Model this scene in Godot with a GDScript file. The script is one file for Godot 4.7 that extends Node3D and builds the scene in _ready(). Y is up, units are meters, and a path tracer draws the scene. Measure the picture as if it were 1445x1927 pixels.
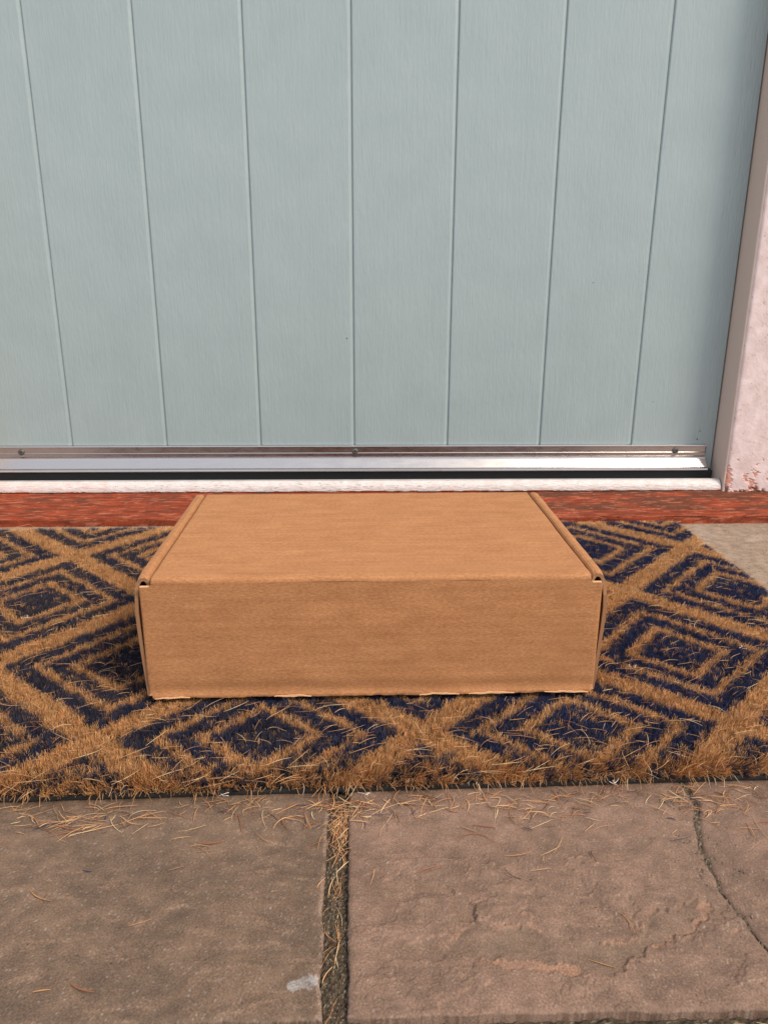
extends Node3D
# A kraft mailer box on a coir doormat in front of a pale blue-green boarded door. Units are metres, the door face lies on z = 0.

var M := {}
var rng := RandomNumberGenerator.new()
var noise_a := FastNoiseLite.new()
var noise_b := FastNoiseLite.new()
var noise_c := FastNoiseLite.new()

const BOARD := 0.1165          # spacing of the door's grooves
const DOOR_HALF := 0.4555
const MAT_TURN := 0.0242
const MAT_TOP := 0.0089

# ------------------------------------------------------------------ naming
func tag(o: Node3D, label: String, category := "", group := "", kind := "") -> void:
	if label: o.set_meta("label", label)
	if category: o.set_meta("category", category)
	if group: o.set_meta("group", group)
	if kind: o.set_meta("kind", kind)

func base(called: String, at: Vector3, turn := 0.0) -> Node3D:
	var o := Node3D.new()
	o.name = called
	add_child(o, true)
	o.position = at
	o.rotation.y = turn
	return o

func put(called: String, mesh: Mesh, mat: Material, parent: Node = null, at := Vector3.ZERO) -> MeshInstance3D:
	var o := MeshInstance3D.new()
	o.name = called
	o.mesh = mesh
	o.material_override = mat
	o.position = at
	if parent == null: parent = self
	parent.add_child(o, true)
	return o

# ------------------------------------------------------------------ noise and textures
func n2(n: FastNoiseLite, x: float, y: float) -> float:
	return n.get_noise_2d(x, y)

func noise_of(seed_: int, frequency: float, octaves := 4, kind := FastNoiseLite.TYPE_SIMPLEX_SMOOTH) -> FastNoiseLite:
	var n := FastNoiseLite.new()
	n.seed = seed_
	n.noise_type = kind
	n.frequency = frequency
	n.fractal_type = FastNoiseLite.FRACTAL_FBM if octaves > 1 else FastNoiseLite.FRACTAL_NONE
	n.fractal_octaves = octaves
	return n

# one grey layer of w x h bytes; the noise is drawn nw x nh and stretched, which gives it a direction
func layer(n: FastNoiseLite, w: int, h: int, nw: int, nh: int) -> PackedByteArray:
	var im := n.get_seamless_image(nw, nh)
	im.convert(Image.FORMAT_L8)
	if nw != w or nh != h: im.resize(w, h, Image.INTERPOLATE_CUBIC)
	return im.get_data()

func grey_texture(d: PackedByteArray, w: int, h: int) -> ImageTexture:
	return ImageTexture.create_from_image(Image.create_from_data(w, h, false, Image.FORMAT_L8, d))

# a colour texture: layers summed with weights, then laid on a ramp between two colours (sRGB)
func ramp_texture(layers: Array, weights: Array, w: int, h: int, lo: Color, hi: Color, gain := 1.0) -> ImageTexture:
	var out := PackedByteArray()
	out.resize(w * h * 3)
	var table := PackedByteArray()
	table.resize(256 * 3)
	for i in 256:
		var c := lo.lerp(hi, i / 255.0)
		table[i * 3] = int(c.r * 255.0); table[i * 3 + 1] = int(c.g * 255.0); table[i * 3 + 2] = int(c.b * 255.0)
	var k := layers.size()
	var l0: PackedByteArray = layers[0]
	var l1: PackedByteArray = layers[mini(1, k - 1)]
	var l2: PackedByteArray = layers[mini(2, k - 1)]
	var w0: float = weights[0]
	var w1: float = weights[1] if k > 1 else 0.0
	var w2: float = weights[2] if k > 2 else 0.0
	var sum := w0 + w1 + w2
	for i in w * h:
		var v := (l0[i] * w0 + l1[i] * w1 + l2[i] * w2) / sum
		var q := clampi(int((v - 127.5) * gain + 127.5), 0, 255) * 3
		out[i * 3] = table[q]; out[i * 3 + 1] = table[q + 1]; out[i * 3 + 2] = table[q + 2]
	return ImageTexture.create_from_image(Image.create_from_data(w, h, false, Image.FORMAT_RGB8, out))

func mix_layers(a: PackedByteArray, wa: float, b: PackedByteArray, wb: float) -> PackedByteArray:
	var out := PackedByteArray()
	out.resize(a.size())
	for i in a.size():
		out[i] = clampi(int((a[i] - 127.5) * wa + (b[i] - 127.5) * wb + 127.5), 0, 255)
	return out

func lin(r: float, g: float, b: float) -> Color:      # a material colour given as a real-world (linear) base colour
	return Color(r, g, b).linear_to_srgb()

func plain(r: float, g: float, b: float, rough: float, metal := 0.0) -> StandardMaterial3D:
	var m := StandardMaterial3D.new()
	m.albedo_color = lin(r, g, b)
	m.roughness = rough
	m.metallic = metal
	return m

func relief(m: StandardMaterial3D, t: Texture2D, centimetres: float) -> void:
	m.heightmap_enabled = true
	m.heightmap_texture = t
	m.heightmap_scale = centimetres

func materials() -> void:
	# fine grit, shared by stone, mortar, render and sill
	var grit := layer(noise_of(11, 0.22, 3), 512, 512, 512, 512)
	var blot := layer(noise_of(12, 0.02, 4), 512, 512, 512, 512)
	var grit_t := grey_texture(mix_layers(grit, 0.8, blot, 0.4), 512, 512)
	var grit_c := ramp_texture([grit, blot], [0.8, 0.35], 512, 512, Color(0.66, 0.64, 0.62), Color(1, 1, 1), 1.5)

	# door: embossed wood grain under smooth satin paint
	var g1 := layer(noise_of(21, 0.11, 3), 1024, 1024, 1024, 44)
	var g2 := layer(noise_of(22, 0.2, 3), 1024, 1024, 1024, 130)
	var speck := layer(noise_of(23, 0.09, 3), 1024, 1024, 1024, 700)
	var grain := mix_layers(mix_layers(g1, 0.7, g2, 0.9), 1.0, speck, 0.28)
	var door := StandardMaterial3D.new()
	door.albedo_color = lin(0.325, 0.40, 0.412)
	door.albedo_texture = ramp_texture([g1, g2, blot_big(1024)], [0.4, 0.4, 0.6], 1024, 1024, Color(0.93, 0.94, 0.94), Color(1, 1, 1), 1.2)
	door.roughness = 0.36
	door.metallic_specular = 0.66
	relief(door, grey_texture(grain, 1024, 1024), 0.02)
	M.door = door
	M.chip = plain(0.07, 0.06, 0.05, 0.8)

	# aluminium
	var alu := plain(0.51, 0.475, 0.47, 0.3, 1.0)
	var brush := layer(noise_of(31, 0.12, 3), 512, 512, 40, 512)
	alu.roughness_texture = ramp_texture([brush, blot], [0.5, 0.7], 512, 512, Color(0.75, 0.75, 0.75), Color(1, 1, 1), 1.6)
	alu.roughness = 0.33
	alu.uv1_triplanar = true
	alu.uv1_scale = Vector3(4, 12, 4)
	M.alu = alu
	M.steel = plain(0.13, 0.125, 0.115, 0.45, 0.7)
	M.slot = plain(0.05, 0.05, 0.05, 0.6)
	M.rubber = plain(0.012, 0.012, 0.013, 0.55)

	# flat colours carried by the vertices, over grit
	var stone := StandardMaterial3D.new()
	stone.vertex_color_use_as_albedo = true
	stone.albedo_texture = grit_c
	stone.roughness = 0.82
	stone.uv1_triplanar = true
	stone.uv1_scale = Vector3(7.3, 7.3, 7.3)
	relief(stone, grit_t, 0.010)
	M.stone = stone
	var earth: StandardMaterial3D = stone.duplicate()
	earth.uv1_scale = Vector3(9.1, 9.1, 9.1)
	earth.heightmap_scale = 0.08
	earth.roughness = 0.95
	M.mortar = earth
	var timber: StandardMaterial3D = stone.duplicate()
	timber.uv1_scale = Vector3(2.2, 9, 9)
	timber.roughness = 0.78
	timber.metallic_specular = 0.3
	timber.heightmap_scale = 0.04
	M.sill = timber
	var render: StandardMaterial3D = stone.duplicate()
	render.roughness = 0.62
	render.uv1_scale = Vector3(5, 5, 5)
	render.heightmap_scale = 0.02
	render.albedo_texture = ramp_texture([grit, blot], [0.3, 0.7], 512, 512, Color(0.9, 0.88, 0.87), Color(1, 1, 1), 1.2)
	M.render = render
	var thr: StandardMaterial3D = render.duplicate()
	thr.roughness = 0.45
	M.flaked = thr
	var far_wall := plain(0.66, 0.55, 0.54, 0.8)
	M.wall = far_wall
	M.jamb = plain(0.58, 0.465, 0.40, 0.55)
	M.soil = plain(0.21, 0.165, 0.13, 0.95)

	# kraft board: fibres along the flutes, darker blotches, faint ribs
	var fib := layer(noise_of(41, 0.2, 3), 1024, 1024, 420, 1024)
	var spot := layer(noise_of(42, 0.3, 2), 1024, 1024, 1024, 1024)
	var cloud := mix_layers(layer(noise_of(43, 0.02, 4), 1024, 1024, 600, 1024), 0.55, layer(noise_of(45, 0.045, 3), 1024, 1024, 150, 1024), 0.45)
	var rib := PackedByteArray()
	rib.resize(1024 * 1024)
	var fl := layer(noise_of(44, 0.03, 2), 1024, 1024, 128, 512)
	for y in 1024:
		var s := 127.5 + 60.0 * sin(y * TAU / 19.7)
		for x in 1024:
			var i := y * 1024 + x
			rib[i] = clampi(int(127.5 + (s - 127.5) * 0.45 + (fib[i] - 127.5) * 0.35 + (fl[i] - 127.5) * 0.5), 0, 255)
	var kraft := StandardMaterial3D.new()
	kraft.albedo_color = lin(0.535, 0.26, 0.118)
	kraft.albedo_texture = ramp_texture([fib, spot, mix_layers(cloud, 0.75, rib, 0.5)], [0.5, 0.6, 0.55], 1024, 1024, Color(0.73, 0.68, 0.63), Color(1, 1, 1), 1.6)
	kraft.roughness = 0.78
	kraft.metallic_specular = 0.35
	relief(kraft, grey_texture(rib, 1024, 1024), 0.016)
	M.kraft = kraft
	M.cut = plain(0.27, 0.135, 0.066, 0.95)
	M.kraft_edge = plain(0.62, 0.36, 0.19, 0.9)

	var fibre := StandardMaterial3D.new()
	fibre.vertex_color_use_as_albedo = true
	fibre.roughness = 0.7
	fibre.metallic_specular = 0.4
	M.fibre = fibre

func blot_big(n: int) -> PackedByteArray:
	return layer(noise_of(24, 0.006, 3), n, n, n, n)

# ------------------------------------------------------------------ mesh helpers
# a smooth sheet of nu x nv points: what(i, j) fills P (place), C (colour) and T (uv); the front faces along +normal
func sheet(nu: int, nv: int, P: PackedVector3Array, C: PackedColorArray, T: PackedVector2Array, flip := false) -> ArrayMesh:
	var N := PackedVector3Array()
	N.resize(nu * nv)
	for j in nv:
		for i in nu:
			var a := P[j * nu + mini(i + 1, nu - 1)] - P[j * nu + maxi(i - 1, 0)]
			var b := P[mini(j + 1, nv - 1) * nu + i] - P[maxi(j - 1, 0) * nu + i]
			var n := a.cross(b).normalized()
			N[j * nu + i] = -n if flip else n
	var X := PackedInt32Array()
	X.resize((nu - 1) * (nv - 1) * 6)
	var k := 0
	for j in nv - 1:
		for i in nu - 1:
			var a := j * nu + i
			var q := [a, a + nu, a + 1, a + 1, a + nu, a + nu + 1] if not flip else [a, a + 1, a + nu, a + 1, a + nu + 1, a + nu]
			for e in 6:
				X[k] = q[e]
				k += 1
	var arr := []
	arr.resize(Mesh.ARRAY_MAX)
	arr[Mesh.ARRAY_VERTEX] = P
	arr[Mesh.ARRAY_NORMAL] = N
	if C.size() == P.size(): arr[Mesh.ARRAY_COLOR] = C
	if T.size() == P.size(): arr[Mesh.ARRAY_TEX_UV] = T
	arr[Mesh.ARRAY_INDEX] = X
	var m := ArrayMesh.new()
	m.add_surface_from_arrays(Mesh.PRIMITIVE_TRIANGLES, arr)
	return m

func quad(st: SurfaceTool, a: Vector3, b: Vector3, c: Vector3, d: Vector3, uv := Vector2.ZERO, us := 0.0) -> void:
	for p in [a, b, c, a, c, d]:
		if us > 0.0:
			var v: Vector3 = p
			st.set_uv(uv + Vector2(v.x + v.z * 0.7, v.y + v.z) * us)
		st.add_vertex(p)

# faceted tube through rings of equal size (each a closed outline), ends capped
func loft(rings: Array, us := 0.0, uv := Vector2.ZERO, caps := true) -> ArrayMesh:
	var st := SurfaceTool.new()
	st.begin(Mesh.PRIMITIVE_TRIANGLES)
	st.set_smooth_group(-1)
	for r in rings.size() - 1:
		var a: PackedVector3Array = rings[r]
		var b: PackedVector3Array = rings[r + 1]
		var n := a.size()
		for i in n:
			var j := (i + 1) % n
			quad(st, a[i], a[j], b[j], b[i], uv, us)
	if caps:
		for e in 2:
			var ring: PackedVector3Array = rings[0] if e == 0 else rings[rings.size() - 1]
			var n := ring.size()
			# rings made by thick() pair up point i with point n-1-i, so the cap is a strip of quads
			for i in n / 2 - 1:
				if e == 0: quad(st, ring[i], ring[n - 1 - i], ring[n - 2 - i], ring[i + 1], uv, us)
				else: quad(st, ring[i], ring[i + 1], ring[n - 2 - i], ring[n - 1 - i], uv, us)
	st.generate_normals()
	return st.commit()

# the closed outline of a strip of thickness t along an open path
func thick(path: PackedVector2Array, t: float) -> PackedVector2Array:
	var out := PackedVector2Array(path)
	var back := PackedVector2Array()
	for i in path.size():
		var d := (path[mini(i + 1, path.size() - 1)] - path[maxi(i - 1, 0)]).normalized()
		back.append(path[i] + Vector2(d.y, -d.x) * t)
	back.reverse()
	out.append_array(back)
	return out

func block(lo: Vector3, hi: Vector3, bevel: float, us := 0.0, uv := Vector2.ZERO) -> ArrayMesh:
	# a box whose twelve edges are cut at 45 degrees
	var st := SurfaceTool.new()
	st.begin(Mesh.PRIMITIVE_TRIANGLES)
	st.set_smooth_group(-1)
	var c := (lo + hi) / 2.0
	var h := (hi - lo) / 2.0
	var b := minf(bevel, minf(h.x, minf(h.y, h.z)) * 0.9)
	var pts := PackedVector3Array()
	for sx in [-1.0, 1.0]:
		for sy in [-1.0, 1.0]:
			for sz in [-1.0, 1.0]:
				pts.append(c + Vector3(sx * h.x, sy * (h.y - b), sz * (h.z - b)))
				pts.append(c + Vector3(sx * (h.x - b), sy * h.y, sz * (h.z - b)))
				pts.append(c + Vector3(sx * (h.x - b), sy * (h.y - b), sz * h.z))
	var id := func(sx: int, sy: int, sz: int, k: int) -> Vector3: return pts[(sx * 4 + sy * 2 + sz) * 3 + k]
	var face := func(p: Array) -> void:
		var mid := Vector3.ZERO
		for v in p: mid += v
		mid /= p.size()
		var n: Vector3 = (p[1] - p[0]).cross(p[2] - p[0])
		if n.dot(mid - c) > 0.0: p.reverse()
		for i in p.size() - 2:
			for v in [p[0], p[i + 1], p[i + 2]]:
				if us > 0.0: st.set_uv(uv + Vector2(v.x + v.z, v.y + v.z) * us)
				st.add_vertex(v)
	for s in 2:
		face.call([id.call(s, 0, 0, 0), id.call(s, 1, 0, 0), id.call(s, 1, 1, 0), id.call(s, 0, 1, 0)])
		face.call([id.call(0, s, 0, 1), id.call(1, s, 0, 1), id.call(1, s, 1, 1), id.call(0, s, 1, 1)])
		face.call([id.call(0, 0, s, 2), id.call(1, 0, s, 2), id.call(1, 1, s, 2), id.call(0, 1, s, 2)])
		for t in 2:
			face.call([id.call(s, t, 0, 0), id.call(s, t, 1, 0), id.call(s, t, 1, 1), id.call(s, t, 0, 1)])
			face.call([id.call(s, 0, t, 0), id.call(s, 1, t, 0), id.call(s, 1, t, 2), id.call(s, 0, t, 2)])
			face.call([id.call(0, s, t, 1), id.call(1, s, t, 1), id.call(1, s, t, 2), id.call(0, s, t, 2)])
			for u in 2:
				face.call([id.call(s, t, u, 0), id.call(s, t, u, 1), id.call(s, t, u, 2)])
	st.generate_normals()
	return st.commit()

# an extrusion along x of a (z, y) outline, flat faceted, with fan caps (the outline must be star-shaped about its middle)
func bar_along_x(outline: PackedVector2Array, x0: float, x1: float) -> ArrayMesh:
	var st := SurfaceTool.new()
	st.begin(Mesh.PRIMITIVE_TRIANGLES)
	st.set_smooth_group(-1)
	var n := outline.size()
	for i in n:
		var a := outline[i]
		var b := outline[(i + 1) % n]
		quad(st, Vector3(x0, a.y, a.x), Vector3(x1, a.y, a.x), Vector3(x1, b.y, b.x), Vector3(x0, b.y, b.x))
	var tri := Geometry2D.triangulate_polygon(outline)
	for x in [x0, x1]:
		for t in tri.size() / 3:
			for e in 3:
				var v := outline[tri[t * 3 + (e if x == x0 else 2 - e)]]
				st.add_vertex(Vector3(x, v.y, v.x))
	st.generate_normals()
	return st.commit()

func along(poly: PackedVector2Array, z: float) -> float:      # x of an edge given as (x, z) points in order of z
	for i in poly.size() - 1:
		if z <= poly[i + 1].y or i == poly.size() - 2:
			return lerpf(poly[i].x, poly[i + 1].x, (z - poly[i].y) / (poly[i + 1].y - poly[i].y))
	return poly[0].x

func line_distance(p: Vector2, poly: PackedVector2Array, closed := false) -> float:
	var best := 1e9
	var n := poly.size()
	for i in (n if closed else n - 1):
		best = minf(best, p.distance_squared_to(Geometry2D.get_closest_point_to_segment(p, poly[i], poly[(i + 1) % n])))
	return sqrt(best)

# ------------------------------------------------------------------ the scene
func _ready() -> void:
	rng.seed = 20240
	# camera
	var cam := Camera3D.new()
	cam.name = "camera"
	cam.position = Vector3(0.01215, 0.2726, 0.9481)
	cam.rotation_degrees = Vector3(-17.261, -1.551, 0.19)
	cam.fov = 67.206
	cam.near = 0.02
	cam.far = 200.0
	add_child(cam)
	# soft overcast day, the bright part of the sky to the right and in front of the door
	var env := Environment.new()
	env.background_mode = Environment.BG_SKY
	var sky := Sky.new()
	var air := ProceduralSkyMaterial.new()
	air.sky_top_color = Color(0.655, 0.68, 0.715)
	air.sky_horizon_color = Color(0.80, 0.81, 0.82)
	air.sky_curve = 0.22
	air.ground_bottom_color = Color(0.30, 0.275, 0.26)
	air.ground_horizon_color = Color(0.52, 0.51, 0.50)
	air.sun_angle_max = 0.0
	sky.sky_material = air
	env.sky = sky
	env.tonemap_mode = Environment.TONE_MAPPER_LINEAR
	env.tonemap_exposure = 2.25
	env.sdfgi_enabled = true
	env.ssao_enabled = true
	env.ssil_enabled = true
	var we := WorldEnvironment.new()
	we.name = "world"
	we.environment = env
	add_child(we)
	var sun := DirectionalLight3D.new()
	sun.name = "sun"
	sun.light_energy = 0.5
	sun.light_color = Color(1.0, 0.95, 0.885)
	sun.light_angular_distance = 22.0
	sun.shadow_enabled = true
	add_child(sun)
	sun.look_at_from_position(Vector3(0.76, 1.07, 0.60), Vector3.ZERO)

	materials()
	paving()
	house()
	door()
	threshold()
	doormat()
	mailer()
	litter()

# ------------------------------------------------------------------ ground and paving
func paving() -> void:
	var ground := put("ground", block(Vector3(-30, -0.2, -0.5), Vector3(30, -0.03, 40), 0.01), M.soil)
	tag(ground, "bare soil under and around the stone paving", "", "", "structure")
	var pave := base("paving", Vector3.ZERO)
	tag(pave, "brown riven sandstone slabs laid with open mossy joints", "", "", "structure")
	noise_a = noise_of(51, 1.0, 5)
	noise_b = noise_of(52, 1.0, 4)
	noise_c = noise_of(53, 1.0, 3)

	# slab edges, as (x, z) points
	var left_r := PackedVector2Array([Vector2(-0.0074, 0.5), Vector2(-0.0074, 0.6075), Vector2(-0.0075, 0.6211), Vector2(-0.007, 0.6392), Vector2(-0.0073, 0.6635), Vector2(-0.0076, 0.6709), Vector2(-0.0062, 0.6823), Vector2(-0.0058, 0.6929), Vector2(-0.0066, 0.7004), Vector2(-0.0068, 0.7077), Vector2(-0.0053, 0.7157), Vector2(-0.0049, 0.7239)])
	var mid_l := PackedVector2Array([Vector2(0.0032, 0.5), Vector2(0.0033, 0.6063), Vector2(0.0038, 0.6304), Vector2(0.004, 0.6556), Vector2(0.0043, 0.6729), Vector2(0.0046, 0.6932), Vector2(0.0052, 0.7059), Vector2(0.0047, 0.7239)])
	var mid_r := PackedVector2Array([Vector2(0.189, 0.5), Vector2(0.1888, 0.6033), Vector2(0.1829, 0.6194), Vector2(0.1785, 0.6343), Vector2(0.1770, 0.6463), Vector2(0.1778, 0.654), Vector2(0.1760, 0.6631), Vector2(0.1770, 0.6692), Vector2(0.1778, 0.6769), Vector2(0.1797, 0.6866), Vector2(0.1812, 0.6972), Vector2(0.184, 0.7239)])
	var right_l := PackedVector2Array([Vector2(0.1935, 0.5), Vector2(0.1918, 0.6033), Vector2(0.1848, 0.6194), Vector2(0.1800, 0.6343), Vector2(0.1780, 0.6463), Vector2(0.1783, 0.654), Vector2(0.1765, 0.6631), Vector2(0.1775, 0.6692), Vector2(0.1784, 0.6769), Vector2(0.1804, 0.6866), Vector2(0.1821, 0.6972), Vector2(0.1849, 0.7239)])
	var far_l := PackedVector2Array([Vector2(-0.30, 0.5), Vector2(-0.298, 0.73)])
	var far_r := PackedVector2Array([Vector2(0.40, 0.5), Vector2(0.398, 0.73)])
	slab(pave, "", PackedVector2Array([Vector2(-0.75, 0.5), Vector2(-0.75, 0.73)]), PackedVector2Array([Vector2(-0.309, 0.5), Vector2(-0.308, 0.73)]), 0.505, 0.7238, 60, 40, 2, 3.0)
	slab(pave, "", PackedVector2Array([Vector2(0.409, 0.5), Vector2(0.407, 0.73)]), PackedVector2Array([Vector2(0.75, 0.5), Vector2(0.75, 0.73)]), 0.505, 0.7222, 60, 40, 2, 4.0)
	slab(pave, "", far_l, left_r, 0.505, 0.7238, 420, 290, 0, 0.25)
	slab(pave, "", mid_l, mid_r, 0.505, 0.7232, 280, 320, 1, 0.0)
	slab(pave, "", right_l, far_r, 0.505, 0.7222, 240, 240, 2, 0.75)
	# smooth pale slab under the mat, seen beside it on the right, and the next course in front
	var rear_l := PackedVector2Array([Vector2(0.2, 0.1), Vector2(0.2, 0.5)])
	var rear_r := PackedVector2Array([Vector2(0.62, 0.1), Vector2(0.62, 0.5)])
	slab(pave, "", PackedVector2Array([Vector2(-0.75, 0.1), Vector2(-0.75, 0.5)]), PackedVector2Array([Vector2(0.193, 0.1), Vector2(0.193, 0.5)]), 0.105, 0.4985, 80, 40, 3, 5.0)
	slab(pave, "smooth pale beige concrete slab beside the doormat", rear_l, rear_r, 0.105, 0.4985, 330, 300, 3, 0.0)
	slab(pave, "", PackedVector2Array([Vector2(-0.5, 0.73), Vector2(-0.5, 1.1)]), PackedVector2Array([Vector2(0.115, 0.73), Vector2(0.113, 1.1)]), 0.7385, 1.1, 60, 40, 2, 0.0)
	slab(pave, "", PackedVector2Array([Vector2(0.124, 0.73), Vector2(0.123, 1.1)]), PackedVector2Array([Vector2(0.75, 0.73), Vector2(0.75, 1.1)]), 0.7385, 1.1, 60, 40, 1, 2.0)

	# mossy mortar in the joints
	mortar(pave, -0.0125, 0.0095, 0.50, 0.726, 60, 420, -0.0034, 0.12)
	mortar(pave, -0.62, 0.62, 0.7195, 0.7425, 900, 40, -0.0048, 0.0)
	mortar(pave, 0.170, 0.2, 0.50, 0.726, 60, 320, -0.0010, 0.8)

func mortar(parent: Node, x0: float, x1: float, z0: float, z1: float, nu: int, nv: int, level: float, sand: float) -> void:
	var P := PackedVector3Array()
	var C := PackedColorArray()
	var speck := noise_of(61, 1.0, 2, FastNoiseLite.TYPE_CELLULAR)
	for j in nv:
		for i in nu:
			var x := lerpf(x0, x1, i / (nu - 1.0))
			var z := lerpf(z0, z1, j / (nv - 1.0))
			var g := n2(noise_c, x * 420.0, z * 420.0)
			var h := n2(noise_a, x * 60.0, z * 60.0)
			var y := level + 0.0016 * h + 0.0013 * g
			P.append(Vector3(x, y, z))
			var c := Color(0.040, 0.029, 0.019).lerp(Color(0.135, 0.092, 0.055), clampf(0.5 + g * 1.4, 0.0, 1.0))
			c = c.lerp(Color(0.060, 0.050, 0.026), clampf(h * 1.6, 0.0, 0.4))
			c = c.lerp(Color(0.20, 0.142, 0.098), sand * clampf(0.6 + h * 1.2, 0.0, 1.0))
			var s := n2(noise_b, x * 900.0 + 7.0, z * 900.0)
			if s > 0.40: c = Color(0.34, 0.29, 0.23)
			elif s < -0.36: c = Color(0.022, 0.019, 0.015)
			C.append(c)
	put("mortar_joint", sheet(nu, nv, P, C, PackedVector2Array()), M.mortar, parent)

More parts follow.
